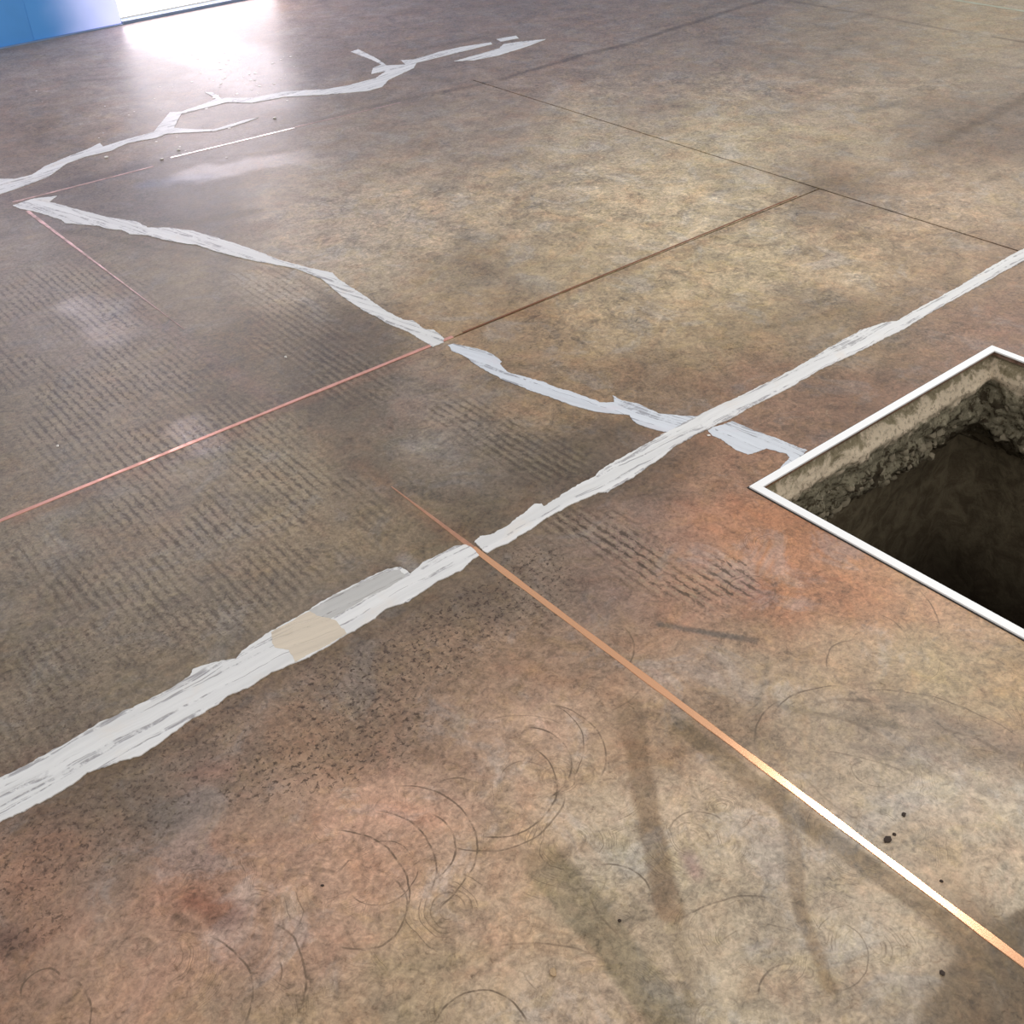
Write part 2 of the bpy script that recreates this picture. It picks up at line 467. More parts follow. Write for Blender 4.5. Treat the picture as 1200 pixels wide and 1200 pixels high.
# ------------------------------------------------------------------ stains of the floor, with painted shade and reflection
# photo x, y, colour of the concrete there (worn paint, cement and rust tones)
ROWS = {
    30: [(20, (120, 108, 98)), (200, (125, 112, 104)), (400, (120, 104, 92)), (550, (116, 98, 84)), (700, (120, 101, 85)), (850, (115, 98, 81)), (1000, (128, 110, 86)), (1150, (140, 122, 92))],
    90: [(20, (122, 108, 94)), (150, (116, 106, 92)), (300, (110, 96, 84)), (450, (112, 95, 80)), (600, (122, 103, 85)), (750, (128, 110, 90)), (900, (132, 114, 92)), (1050, (134, 116, 92)), (1180, (128, 112, 92))],
    150: [(20, (104, 86, 68)), (120, (118, 100, 80)), (300, (112, 98, 84)), (420, (130, 113, 93)), (550, (136, 118, 96)), (700, (160, 142, 112)), (850, (166, 148, 114)), (1000, (150, 131, 102)), (1120, (106, 88, 68)), (1190, (92, 74, 58))],
    230: [(100, (88, 75, 62)), (205, (94, 84, 74)), (245, (66, 52, 32)), (330, (140, 122, 98)), (450, (152, 133, 106)), (600, (150, 130, 99)), (750, (166, 146, 111)), (880, (162, 143, 109)), (980, (106, 86, 62)), (1080, (152, 127, 98)), (1180, (150, 128, 99))],
    310: [(30, (114, 100, 84)), (120, (108, 94, 72)), (230, (106, 91, 66)), (330, (148, 130, 104)), (450, (154, 135, 106)), (560, (134, 114, 83)), (700, (152, 131, 95)), (850, (157, 137, 101)), (1000, (152, 129, 95)), (1100, (128, 104, 74)), (1180, (122, 94, 68))],
    390: [(30, (106, 92, 76)), (120, (114, 100, 84)), (200, (108, 92, 70)), (300, (86, 70, 46)), (420, (74, 58, 38)), (520, (140, 114, 78)), (620, (124, 99, 66)), (750, (142, 119, 84)), (850, (132, 110, 75)), (950, (122, 101, 71)), (1030, (104, 82, 54)), (1110, (112, 82, 58)), (1180, (106, 74, 54))],
    460: [(50, (103, 90, 70)), (150, (108, 93, 73)), (260, (86, 71, 50)), (400, (74, 60, 40)), (500, (108, 93, 78)), (600, (108, 88, 63)), (680, (120, 94, 60)), (760, (104, 80, 53)), (900, (104, 74, 50)), (1000, (98, 66, 42)), (1100, (106, 76, 54))],
    540: [(50, (106, 92, 72)), (180, (108, 93, 73)), (320, (110, 94, 67)), (450, (82, 67, 46)), (550, (98, 84, 66)), (650, (66, 52, 34)), (720, (70, 54, 36)), (800, (108, 76, 50)), (850, (118, 80, 52))],
    620: [(60, (110, 96, 75)), (200, (108, 93, 72)), (350, (112, 93, 65)), (470, (104, 86, 58)), (560, (74, 60, 38)), (650, (94, 74, 54)), (740, (110, 85, 68)), (820, (138, 94, 66)), (900, (150, 92, 52))],
    700: [(60, (100, 86, 66)), (200, (98, 84, 63)), (350, (94, 79, 57)), (450, (80, 64, 44)), (550, (80, 62, 42)), (650, (104, 84, 64)), (740, (104, 79, 61)), (830, (142, 103, 75)), (920, (152, 95, 57)), (1020, (154, 102, 64)), (1120, (166, 126, 90))],
    780: [(60, (96, 82, 62)), (180, (100, 84, 60)), (400, (98, 76, 54)), (500, (114, 87, 61)), (600, (122, 92, 65)), (700, (125, 95, 69)), (800, (136, 106, 78)), (900, (142, 116, 86)), (1000, (152, 124, 91)), (1120, (152, 129, 92)), (1190, (150, 122, 85))],
    860: [(60, (96, 80, 60)), (280, (108, 84, 62)), (380, (120, 91, 64)), (480, (114, 87, 64)), (560, (142, 110, 83)), (650, (157, 124, 96)), (740, (142, 112, 81)), (850, (120, 92, 63)), (930, (142, 120, 91)), (1030, (130, 110, 86)), (1130, (122, 104, 83)), (1190, (126, 106, 83))],
    940: [(40, (93, 68, 48)), (150, (88, 70, 50)), (230, (104, 83, 66)), (330, (132, 101, 76)), (430, (166, 123, 95)), (520, (162, 126, 98)), (620, (162, 131, 101)), (700, (162, 139, 109)), (850, (166, 141, 111)), (930, (150, 126, 96)), (1020, (160, 140, 112)), (1110, (166, 146, 120)), (1190, (166, 149, 121))],
    1020: [(40, (120, 87, 64)), (120, (109, 84, 64)), (250, (150, 106, 79)), (340, (152, 114, 87)), (440, (162, 124, 96)), (540, (162, 130, 100)), (640, (152, 124, 90)), (710, (157, 141, 115)), (860, (162, 143, 113)), (940, (152, 131, 103)), (1020, (162, 142, 113)), (1090, (150, 130, 100)), (1190, (166, 149, 122))],
    1100: [(40, (125, 91, 67)), (150, (142, 109, 84)), (260, (152, 112, 85)), (370, (150, 114, 87)), (470, (150, 122, 90)), (580, (156, 127, 98)), (650, (150, 126, 94)), (720, (145, 124, 94)), (800, (152, 131, 102)), (880, (156, 138, 110)), (970, (150, 131, 104)), (1060, (162, 143, 115)), (1180, (96, 77, 53))],
    1180: [(40, (120, 89, 65)), (150, (146, 109, 82)), (260, (136, 108, 80)), (370, (142, 115, 84)), (480, (142, 119, 86)), (580, (153, 128, 98)), (680, (156, 131, 104)), (760, (148, 125, 97)), (860, (153, 135, 106)), (960, (148, 128, 101)), (1060, (136, 116, 88)), (1150, (100, 81, 57))],
}
CTRL = [(x, y, lin(tone(c))) for y, r in ROWS.items() for x, c in r]

# worn bands, tyre marks, blots, and painted shade and reflection: (points, width px, colour, strength, edge softness 0..1, ragged 0..1)
STROKES = [
    ([(800, 852), (880, 915), (1000, 1003), (1140, 1103)], 30, (106, 84, 55), .85, .22, .3),  # shade beside the copper strip, painted into the floor colour
    ([(738, 830), (755, 910), (772, 1000), (786, 1070)], 36, (112, 87, 60), .8, .25, .4),
    ([(640, 1015), (690, 1075), (740, 1135), (780, 1190)], 60, (118, 103, 76), .8, .14, .25),
    ([(912, 920), (932, 1000), (950, 1080), (975, 1160)], 19, (118, 94, 66), .75, .35, .7),
    ([(1125, 1215), (1165, 1150), (1225, 1115)], 100, (94, 75, 52), .85, .10, .2),
    ([(1165, 1097), (1215, 1062)], 16, (92, 74, 52), .8, .3, .6),
    ([(175, 216), (240, 208)], 26, (84, 90, 108), .6, .9, .8),  # blue wall's reflection, painted into the floor colour
    ([(795, 1090), (810, 1180)], 24, (118, 98, 70), .5, .7, .8),
    ([(775, 732), (830, 742), (888, 752)], 11, (92, 78, 66), .95, .3, .3),
    ([(300, 158), (450, 122), (600, 90)], 13, (92, 78, 66), .6, .6, .6),
    ([(600, 88), (740, 50), (905, -3)], 11, (92, 77, 64), .8, .5, .5),
    ([(900, -2), (960, 8), (1040, 21), (1120, 37)], 6, (92, 77, 62), .7, .6, .7),
    ([(1165, 43), (1210, 51)], 9, (84, 68, 55), .8, .5, .5),
    ([(1105, 165), (1150, 142), (1215, 108)], 18, (92, 75, 58), .85, .5, .6),
    ([(945, 224), (985, 212)], 24, (104, 86, 64), .6, .7, .6),
    ([(1135, 220), (1175, 205)], 10, (105, 88, 68), .5, .7, .8),
    ([(540, 396), (700, 330), (930, 236)], 22, (128, 92, 58), .45, .9, .9),
    ([(20, 610), (180, 545), (330, 482), (510, 410)], 24, (120, 84, 62), .45, .8, .7),
    ([(0, 232), (60, 262), (180, 375), (330, 478)], 26, (112, 88, 78), .45, .8, .6),
    ([(420, 545), (490, 598), (550, 640)], 26, (110, 78, 52), .55, .8, .6),
    ([(40, 222), (130, 205), (200, 186)], 24, (80, 68, 60), .6, .7, .6),
    ([(80, 272), (250, 300), (350, 325), (410, 365)], 14, (82, 68, 48), .5, .9, .8),
    ([(215, 262), (300, 248)], 20, (84, 70, 46), .75, .7, .9),
    ([(650, 552), (700, 520), (760, 492)], 26, (76, 62, 42), .55, .9, .8),
    ([(590, 640), (640, 610), (700, 585)], 18, (78, 62, 42), .5, .9, .8),
    ([(700, 600), (770, 550), (850, 510)], 22, (108, 78, 52), .4, .9, .8),
    ([(25, 975), (110, 915), (200, 878), (300, 815), (400, 762), (500, 704)], 24, (82, 62, 40), .5, .9, .9),
    ([(30, 880), (120, 835), (220, 775), (300, 735)], 14, (82, 68, 48), .4, .9, .9),
    ([(160, 935), (190, 960)], 60, (78, 62, 46), .45, .9, .9),
    ([(240, 905), (262, 900)], 36, (122, 82, 68), .45, .9, .9),
    ([(235, 1050), (275, 1070)], 36, (128, 72, 48), .75, .8, .9),
    ([(215, 1066), (240, 1080)], 14, (88, 60, 42), .7, .7, .9),
    ([(5, 1095), (35, 1105)], 40, (84, 56, 46), .65, .9, .9),
    ([(450, 945), (500, 955)], 40, (186, 134, 105), .7, .8, .8),
    ([(430, 1010), (450, 1020)], 50, (182, 136, 106), .6, .8, .8),
    ([(935, 678), (952, 684)], 13, (112, 66, 42), .85, .6, .7),
    ([(972, 681), (988, 683)], 11, (112, 66, 42), .85, .6, .7),
    ([(880, 690), (895, 700)], 34, (146, 84, 60), .6, .9, .9),
    ([(850, 625), (960, 700)], 90, (176, 118, 80), .4, .9, .9),
    ([(815, 1005), (818, 1020)], 26, (142, 104, 98), .6, .8, .8),
    ([(905, 828), (960, 838), (1060, 850)], 16, (98, 84, 64), .55, .9, .9),
    ([(1060, 822), (1140, 850), (1215, 890)], 32, (104, 90, 78), .5, .9, .9),
    ([(1000, 880), (1090, 905), (1210, 940)], 22, (112, 98, 84), .45, .9, .9),
    ([(905, 780), (890, 830), (885, 870)], 10, (100, 84, 62), .5, .9, .9),
    ([(500, 880), (560, 900)], 26, (120, 88, 66), .45, .9, .9),
    ([(545, 1000), (640, 1005), (690, 990)], 24, (128, 98, 70), .5, .9, .9),
    ([(440, 1130), (560, 1120)], 30, (122, 108, 76), .4, .9, .9),
    ([(440, 1170), (480, 1195)], 40, (100, 88, 74), .4, .9, .9),
    ([(470, 655), (482, 668)], 20, (128, 120, 114), .7, .6, .6),
    ([(500, 520), (560, 505)], 60, (126, 114, 102), .45, .9, .9),
    ([(600, 322), (540, 300)], 34, (112, 96, 76), .45, .9, .9),
    ([(560, 330), (640, 335)], 30, (130, 120, 106), .4, .9, .9),
    ([(910, 340), (980, 345)], 40, (134, 120, 102), .5, .9, .9),
    ([(900, 385), (960, 370), (1020, 360)], 16, (100, 82, 52), .5, .9, .9),
    ([(820, 175), (840, 185)], 30, (175, 158, 120), .5, .9, .9),
    ([(1010, 130), (1050, 122)], 22, (112, 98, 80), .6, .9, .9),
    ([(930, 150), (1000, 165)], 26, (178, 162, 124), .5, .9, .9),
    ([(640, 200), (690, 190)], 20, (104, 90, 68), .5, .9, .9),
    ([(500, 215), (520, 222)], 24, (100, 86, 66), .5, .9, .9),
    ([(60, 140), (40, 165)], 30, (96, 78, 58), .6, .9, .9),
    ([(80, 97), (150, 90)], 10, (88, 74, 64), .6, .9, .9),
    ([(90, 82), (120, 79)], 7, (86, 74, 66), .6, .9, .9),
    ([(170, 100), (190, 96)], 10, (92, 82, 72), .6, .9, .9),
    ([(560, 45), (520, 52)], 10, (96, 80, 68), .6, .9, .9),
]
# (points, width px, groove, speckle, gloss, swirl, wisp)
WEAR = [
    ([(60, 350), (150, 480), (300, 600)], 260, .75, 0, 0, 0, 0),
    ([(80, 640), (250, 700), (380, 600)], 200, .6, .25, 0, 0, 0),
    ([(300, 320), (420, 460)], 110, .6, 0, 0, 0, 0),
    ([(560, 490), (640, 540)], 110, .65, 0, 0, 0, 0),
    ([(680, 620), (850, 690)], 95, .95, .3, 0, 0, 0),
    ([(250, 850), (150, 960), (20, 1020)], 150, 0, .75, 0, .2, 0),
    ([(400, 820), (520, 760), (640, 690)], 150, .3, .95, 0, 0, 0),
    ([(300, 900), (460, 860)], 120, .1, .9, 0, 0, 0),
    ([(60, 880), (80, 780), (260, 720)], 140, .35, .6, 0, 0, 0),
    ([(20, 1100), (60, 1080)], 60, 0, .7, 0, .2, 0),
    ([(350, 1060), (600, 1000), (800, 1050), (1000, 1000)], 380, 0, .05, 0, .9, .15),
    ([(900, 650), (1150, 800)], 160, 0, 0, 0, .8, .2),
    ([(420, 260), (700, 230), (1000, 300)], 260, 0, 0, 0, .1, 1),
    ([(700, 380), (900, 320), (1100, 250)], 150, 0, 0, 0, .1, 1),
    ([(60, 150), (300, 90), (500, 110)], 60, 0, 0, 0, 0, .7),
    ([(600, 100), (1100, 100)], 100, 0, 0, 0, 0, .9),
    ([(480, 520), (640, 500), (700, 480)], 90, 0, 0, 0, 0, .6),
    ([(850, 560), (1000, 420), (1150, 380)], 100, 0, 0, 0, .2, .6),
    ([(1000, 850), (1200, 900)], 130, 0, 0, 0, .9, .4),
    # polished spots
    ([(205, 500), (225, 520)], 50, 0, 0, 1, 0, 0),
    ([(90, 360), (140, 385)], 80, 0, 0, .9, 0, 0),
    ([(230, 205), (330, 190), (430, 180)], 60, 0, 0, .5, 0, 0),
    ([(150, 30), (270, 70), (350, 110)], 130, 0, 0, .35, 0, 0),
    ([(430, 260), (400, 290)], 80, 0, 0, .4, 0, 0),
    ([(1000, 1000), (1150, 950)], 150, 0, 0, .3, 0, 0),
]


def seg_dist(Q, pts):
    best = None
    for a, b in zip(pts[:-1], pts[1:]):
        ab = b - a
        t = np.clip(((Q - a) @ ab) / max(1e-9, ab @ ab), 0, 1)
        d = np.hypot(Q[:, 0] - a[0] - t * ab[0], Q[:, 1] - a[1] - t * ab[1])
        best = d if best is None else np.minimum(best, d)
    return best


def paint(Q):
    n = len(Q)
    R = np.hypot(Q[:, 0], Q[:, 1]) + .3
    s = np.hypot(R, H) / FPX                       # metres per pixel there
    w1 = fbm(Q[:, 0] * 3.1, Q[:, 1] * 3.1, 11, 5, .6)
    w2 = fbm(Q[:, 0] * 3.1 + 31, Q[:, 1] * 3.1, 23, 5, .6)
    W = Q + np.stack([w1, w2], 1) * (.055 * (1 + .2 * R))[:, None]
    acc = np.zeros((n, 3)); tot = np.zeros(n)
    for x, y, c in CTRL:
        p = np.array(ground(x, y))
        r = np.hypot(*p)
        st = mmpx(x, y)
        sr = st * np.hypot(r, H) / H
        e = p / r
        D = W - p
        dr = D @ e
        dt = D[:, 1] * e[0] - D[:, 0] * e[1]
        w = np.exp(-np.minimum(60, (dt / (st * 52)) ** 2 + (dr / (sr * 36)) ** 2)) + 1e-9
        acc += w[:, None] * c; tot += w
    C = acc / tot[:, None]
    f1 = fbm(Q[:, 0] * 14, Q[:, 1] * 14, 41, 5, .65)
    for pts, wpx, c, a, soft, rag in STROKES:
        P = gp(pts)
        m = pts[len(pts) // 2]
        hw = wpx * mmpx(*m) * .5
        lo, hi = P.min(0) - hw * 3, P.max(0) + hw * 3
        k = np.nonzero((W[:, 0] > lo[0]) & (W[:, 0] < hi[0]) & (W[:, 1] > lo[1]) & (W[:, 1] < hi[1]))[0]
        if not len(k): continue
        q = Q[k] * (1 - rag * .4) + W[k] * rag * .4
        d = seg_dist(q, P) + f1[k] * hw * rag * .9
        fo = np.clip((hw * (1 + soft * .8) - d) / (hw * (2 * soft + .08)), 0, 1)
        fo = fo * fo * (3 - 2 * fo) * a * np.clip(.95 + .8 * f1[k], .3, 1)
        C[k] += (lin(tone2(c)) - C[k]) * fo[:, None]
    wear = np.zeros((n, 5))
    for pts, wpx, *v in WEAR:
        P = gp(pts)
        m = pts[len(pts) // 2]
        hw = wpx * mmpx(*m) * .5
        d = seg_dist(W, P) + f1 * hw * .25
        fo = np.clip((hw * 1.25 - d) / (hw * .8), 0, 1)
        fo = fo * fo * (3 - 2 * fo)
        wear = np.maximum(wear, fo[:, None] * np.array(v))
    return C, wear


def set_attrs(o, C, W):
    me = o.data
    n = len(me.vertices)
    for name, arr in (('stain_and_shade', C), ('wear', W[:, :3]), ('marks', np.concatenate([W[:, 3:5], np.zeros((n, 1))], 1))):
        a = me.attributes.new(name, 'FLOAT_COLOR', 'POINT')
        a.data.foreach_set('color', np.concatenate([arr, np.ones((n, 1))], 1).astype(np.float32).ravel())


# ------------------------------------------------------------------ setting: floor slabs
PX0, PX1, PY0, PY1 = 1.835, 2.838, 0.02, 1.392      # clear opening of the pit
floor = None


def line_at(p, q, Y=None, X=None):
    (x0, y0), (x1, y1) = ground(*p), ground(*q)
    if Y is not None:
        return x0 + (x1 - x0) * (Y - y0) / (y1 - y0)
    return y0 + (y1 - y0) * (X - x0) / (x1 - x0)


YA = [-2.0, 1.669, 2.557, 4.752, 7.40]              # joints that run to the right
XB = [-3.4, 1.164, None, 5.81, 7.75, 11.0]          # joints that run away from the camera
B2 = [line_at((590, 105), (1190, 293), Y=y) for y in YA]


def node(i, j):
    x = B2[j] if i == 2 else XB[i]
    return np.array([x, YA[j]])


def gap_x(i, j):
    return {(1, 0): .006, (2, 1): .0085, (2, 2): .0085}.get((i, j), 0)


def gap_y(i, j):
    return {(0, 2): .006, (1, 2): .0075}.get((i, j), 0)


def lines(a, b, lo, hi, fine, coarse):
    """positions from a to b, fine between lo and hi"""
    out = []
    x = a
    while x < b - 1e-6:
        out.append(x)
        x += fine if lo <= x < hi else coarse
    if b - out[-1] < fine * .5 and len(out) > 1: out.pop()
    out.append(b)
    return np.array(out)


fl_v, fl_f = [], []
for (x0, y0, x1, y1) in ((-3.4, -2.0, 1.80, 7.4), (2.87, -2.0, 11.0, 7.4), (1.80, 1.42, 2.87, 7.4), (1.80, -2.0, 2.87, -0.02)):
    b = len(fl_v)
    fl_v += [(x0, y0, -.014), (x1, y0, -.014), (x1, y1, -.014), (x0, y1, -.014)]
    fl_f.append((b, b + 1, b + 2, b + 3))
floor = mesh_ob('floor', fl_v, fl_f, M_JOINT)
tag(floor, kind='structure')
floor['label'] = 'worn stained concrete floor cut into slabs'

for i in range(5):
    for j in range(4):
        c00, c10, c01, c11 = node(i, j), node(i + 1, j), node(i, j + 1), node(i + 1, j + 1)
        gx0, gx1 = gap_x(i, j) / 2, gap_x(i + 1, j) / 2
        gy0, gy1 = gap_y(i, j) / 2, gap_y(i, j + 1) / 2
        xa, xb = c00[0] + gx0, c10[0] - gx1
        ya, yb = YA[j] + gy0, YA[j + 1] - gy1
        fine = {0: .0055, 1: .0075, 2: .011, 3: .017}[j]
        if i >= 2: fine = max(fine, .013)
        if i >= 3: fine = .022
        hole = (i == 1 and j == 0)
        if j == 0:
            ly = lines(ya, yb, .0, 9, fine, .09)
        else:
            ly = lines(ya, yb, -9, 9, fine, .09)
        lx = lines(xa, xb, -.35, 9, fine, .09)
        if i == 4: lx = lines(xa, xb, 0, 0, fine, .09)
        if hole:
            hx = [PX0 - .007, PX1 + .007]; hy = [PY0 - .007, PY1 + .007]
            for v in hx: lx[np.argmin(abs(lx - v))] = v
            for v in hy: ly[np.argmin(abs(ly - v))] = v
        gx, gy = np.meshgrid(lx, ly)
        u = (gx - xa) / (xb - xa); w = (gy - ya) / (yb - ya)
        # follow the slanting joint
        xl = c00[0] + gx0 + (c01[0] - c00[0]) * w
        xr = c10[0] - gx1 + (c11[0] - c10[0]) * w
        X = xl + (xr - xl) * u if not hole else gx + (xr - xb) * np.clip((u - .8) / .2, 0, 1)
        nx, ny = len(lx), len(ly)
        V = np.stack([X.ravel(), gy.ravel(), np.zeros(nx * ny)], 1)
        idx = np.arange(nx * ny).reshape(ny, nx)
        Qd = np.stack([idx[:-1, :-1], idx[:-1, 1:], idx[1:, 1:], idx[1:, :-1]], -1).reshape(-1, 4)
        loops = [list(idx[0, :]) + list(idx[1:, -1]) + list(idx[-1, -2::-1]) + list(idx[-2:0:-1, 0])]
        if hole:
            cx = (gx[:-1, :-1] + gx[1:, 1:]).ravel() / 2; cy = (gy[:-1, :-1] + gy[1:, 1:]).ravel() / 2
            keep = ~((cx > hx[0]) & (cx < hx[1]) & (cy > hy[0]) & (cy < hy[1]))
            Qd = Qd[keep]
            a0, a1 = np.argmin(abs(lx - hx[0])), np.argmin(abs(lx - hx[1]))
            b0, b1 = np.argmin(abs(ly - hy[0])), np.argmin(abs(ly - hy[1]))
            r = list(idx[b0, a0:a1 + 1]) + list(idx[b0 + 1:b1 + 1, a1]) + list(idx[b1, a1 - 1:a0 - 1 if a0 else None:-1]) + list(idx[b1 - 1:b0:-1, a0])
            loops.append(r[::-1])
        for lp in loops:                           # edges of the slab go down
            lp = np.array(lp); b = len(V)
            S = V[lp].copy(); S[:, 2] = -.0138
            V = np.concatenate([V, S])
            nlp = np.roll(lp, -1); k = np.arange(len(lp)); k2 = np.roll(k, -1)
            Qd = np.concatenate([Qd, np.stack([lp, b + k, b + k2, nlp], 1)])
        o = quads_ob('slab', V, Qd, M_FLOOR, floor)
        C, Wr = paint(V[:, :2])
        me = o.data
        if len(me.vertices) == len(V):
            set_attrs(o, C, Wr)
        else:                                      # vertices inside the opening were dropped
            co = np.empty(len(me.vertices) * 3, np.float32); me.vertices.foreach_get('co', co)
            C, Wr = paint(co.reshape(-1, 3)[:, :2].astype(float)); set_attrs(o, C, Wr)

# ------------------------------------------------------------------ setting: blue wall with a bright glazed door
WY = 7.43
DX0, DX1, DZ = 2.78, 3.95, 1.5
wv = [(-3.4, WY, -.014), (DX0, WY, -.014), (DX1, WY, -.014), (11, WY, -.014), (-3.4, WY, DZ), (DX0, WY, DZ), (DX1, WY, DZ), (11, WY, DZ),
      (-3.4, WY, 3.8), (DX0, WY, 3.8), (DX1, WY, 3.8), (11, WY, 3.8)]
wf = [(0, 1, 5, 4), (2, 3, 7, 6), (4, 5, 9, 8), (5, 6, 10, 9), (6, 7, 11, 10)]
nb = len(wv)
wv += [(x, y + .12, z) for x, y, z in wv]
wf += [tuple(v + nb for v in f[::-1]) for f in wf]
wf += [(1, 1 + nb, 5 + nb, 5), (5, 5 + nb, 6 + nb, 6), (6, 6 + nb, 2 + nb, 2)]
wall = tag(mesh_ob('wall_back', wv, wf, M_WALL), kind='structure', label='blue painted wall beyond the far edge of the floor')
for a, b in ((-3.4, DX0), (DX1, 11)):
    o = box('baseboard_back', (a, WY - .03, -.013), (b, WY - .002, .006), M_BASE, None, .002)
    tag(o, kind='structure', label='thin grey strip along the foot of the blue wall')
door = empty('door_1', (DX0, WY, 0))
tag(door, kind='structure', label='white overexposed glazed door in the blue wall')


def dbox(name, lo, hi, m, par=door, **k):
    o = box(name, lo, hi, m, None, **k)
    o.parent = par
    o.matrix_parent_inverse = Matrix.Translation(-Vector(par.location))
    return o


dbox('pane', (DX0 + .004, WY + .05, .03), (DX1 - .004, WY + .06, DZ - .04), M_PANE)


def added_glow_panel_material():
    t = NT('blue_wall_painted_glow')
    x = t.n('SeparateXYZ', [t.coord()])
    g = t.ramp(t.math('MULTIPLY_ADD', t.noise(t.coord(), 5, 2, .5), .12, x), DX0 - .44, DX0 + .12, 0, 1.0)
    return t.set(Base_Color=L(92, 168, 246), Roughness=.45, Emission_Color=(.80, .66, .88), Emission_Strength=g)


dbox('added_glow_panel', (DX0 - .56, WY - .0022, .007), (DX0 - .002, WY - .0006, DZ - .04), added_glow_panel_material())  # added panel on the wall; its emission stands for the door's bloom
dbox('threshold', (DX0, WY - .02, -.013), (DX1, WY + .05, .018), M_BASE)
dbox('door_head', (DX0, WY + .02, DZ - .06), (DX1, WY + .09, DZ), M_WHITEDOOR)
dbox('door_stile', (DX1 - .06, WY + .02, .018), (DX1, WY + .09, DZ - .06), M_WHITEDOOR)


# ------------------------------------------------------------------ white crack repairs
def patch(name, px, mat, label=None, cat='crack repair', h=.0018, rough=.0055, z0=.0002, parent=None, seed=0, group=None):
    P = gp(px)
    pts = []
    n = len(P)
    for i in range(n):
        a, b = P[i], P[(i + 1) % n]
        d = np.hypot(*(b - a))
        k = max(1, min(24, int(d / .005)))
        for q in range(k):
            pts.append(a + (b - a) * q / k)
    pts = np.array(pts)
    nx = fbm(pts[:, 0] * 45 + seed, pts[:, 1] * 45, 61 + seed, 5, .8)
    ny = fbm(pts[:, 0] * 45, pts[:, 1] * 45 + 9, 77 + seed, 5, .8)
    pts = pts + np.stack([nx, ny], 1) * rough
    c = pts.mean(0)
    D = pts - c
    ev, evec = np.linalg.eigh(D.T @ D)
    ax = evec[:, 1]
    if ax[0] < 0: ax = -ax
    ang = math.atan2(ax[1], ax[0])
    R2 = np.array([[math.cos(ang), math.sin(ang)], [-math.sin(ang), math.cos(ang)]])
    Lp = D @ R2.T
    area2 = np.sum(Lp[:, 0] * np.roll(Lp[:, 1], -1) - np.roll(Lp[:, 0], -1) * Lp[:, 1])
    if area2 < 0: Lp = Lp[::-1]
    m = len(Lp)
    top = [(x, y, h) for x, y in Lp]; bot = [(x, y, 0) for x, y in Lp]
    tris = tessellate_polygon([[Vector((x, y, 0)) for x, y in Lp]])
    F = []
    for t in tris:
        a, b, cc = (Lp[k] for k in t)
        s = (b[0] - a[0]) * (cc[1] - a[1]) - (b[1] - a[1]) * (cc[0] - a[0])
        F.append(tuple(t) if s > 0 else tuple(t[::-1]))
    F += [(i, m + i, m + (i + 1) % m, (i + 1) % m) for i in range(m)]
    o = mesh_ob(name, top + bot, F, mat)
    mw = Matrix.Translation((c[0], c[1], z0)) @ Matrix.Rotation(ang, 4, 'Z')
    o.matrix_world = mw
    if parent:
        o.parent = parent
        o.matrix_parent_inverse = parent.matrix_world.inverted()
    else:
        tag(o, label, cat, group)
    return o


band_low = patch('joint_repair', [(-70, 952), (0, 913), (40, 893), (80, 870), (113, 850), (150, 832), (200, 808), (212, 800), (222, 793), (227, 784), (250, 777), (277, 773), (283, 763), (320, 739),
    (333, 732), (360, 717), (390, 698), (427, 680), (452, 668), (470, 665), (480, 673), (498, 659), (520, 647), (535, 640), (547, 639), (557, 646),
    (561, 651), (553, 656), (543, 668), (513, 682), (497, 693), (477, 706), (453, 714), (437, 727), (407, 744), (387, 757), (360, 771), (343, 779), (318, 789), (290, 807), (267, 816), (253, 827), (227, 842),
    (200, 862), (183, 875), (165, 886), (145, 891), (120, 900), (100, 908), (73, 928), (30, 950), (0, 964), (-70, 1000)], M_PATCH,
    'broad white filler band along the joint, running from left edge to the copper strip', h=.0024, seed=1)
bpy.context.view_layer.update()
patch('tan_section', [(318, 742), (333, 734), (357, 720), (370, 716), (392, 728), (406, 743), (387, 756), (360, 769), (346, 776), (338, 762), (322, 760)], M_TAN, parent=band_low, h=.0012, z0=.0018, seed=2)['label'] = 'tan stained section of filler'
patch('grey_skim', [(362, 717), (392, 699), (428, 682), (452, 671), (468, 669), (476, 676), (455, 690), (430, 701), (405, 716), (388, 726), (372, 723)], M_SKIM, parent=band_low, h=.0012, z0=.0019, seed=3)['label'] = 'thin greyish skim of filler'

band_high = patch('joint_repair', [(556, 636), (563, 629), (575, 628), (597, 616), (604, 609), (627, 592), (635, 591), (637, 594), (655, 583), (670, 573), (698, 558), (702, 553), (723, 540), (773, 512), (800, 497), (819, 487), (875, 461), (929, 434),
    (967, 411), (997, 394), (1010, 387), (1032, 380), (1051, 377), (1069, 366), (1125, 336), (1158, 315), (1191, 296), (1230, 278), (1230, 290), (1200, 306), (1167, 324), (1130, 345), (1083, 371), (1060, 386), (1037, 397), (1002, 415), (960, 434), (934, 450),
    (917, 459), (879, 478), (854, 492), (825, 505), (790, 524), (785, 529), (771, 540), (746, 557), (712, 577), (702, 578), (673, 590), (645, 605), (620, 622), (596, 637), (584, 641), (571, 648)], M_PATCH,
    'long white filler band along the joint, from copper strip past the pit to right edge', h=.0026, seed=4)

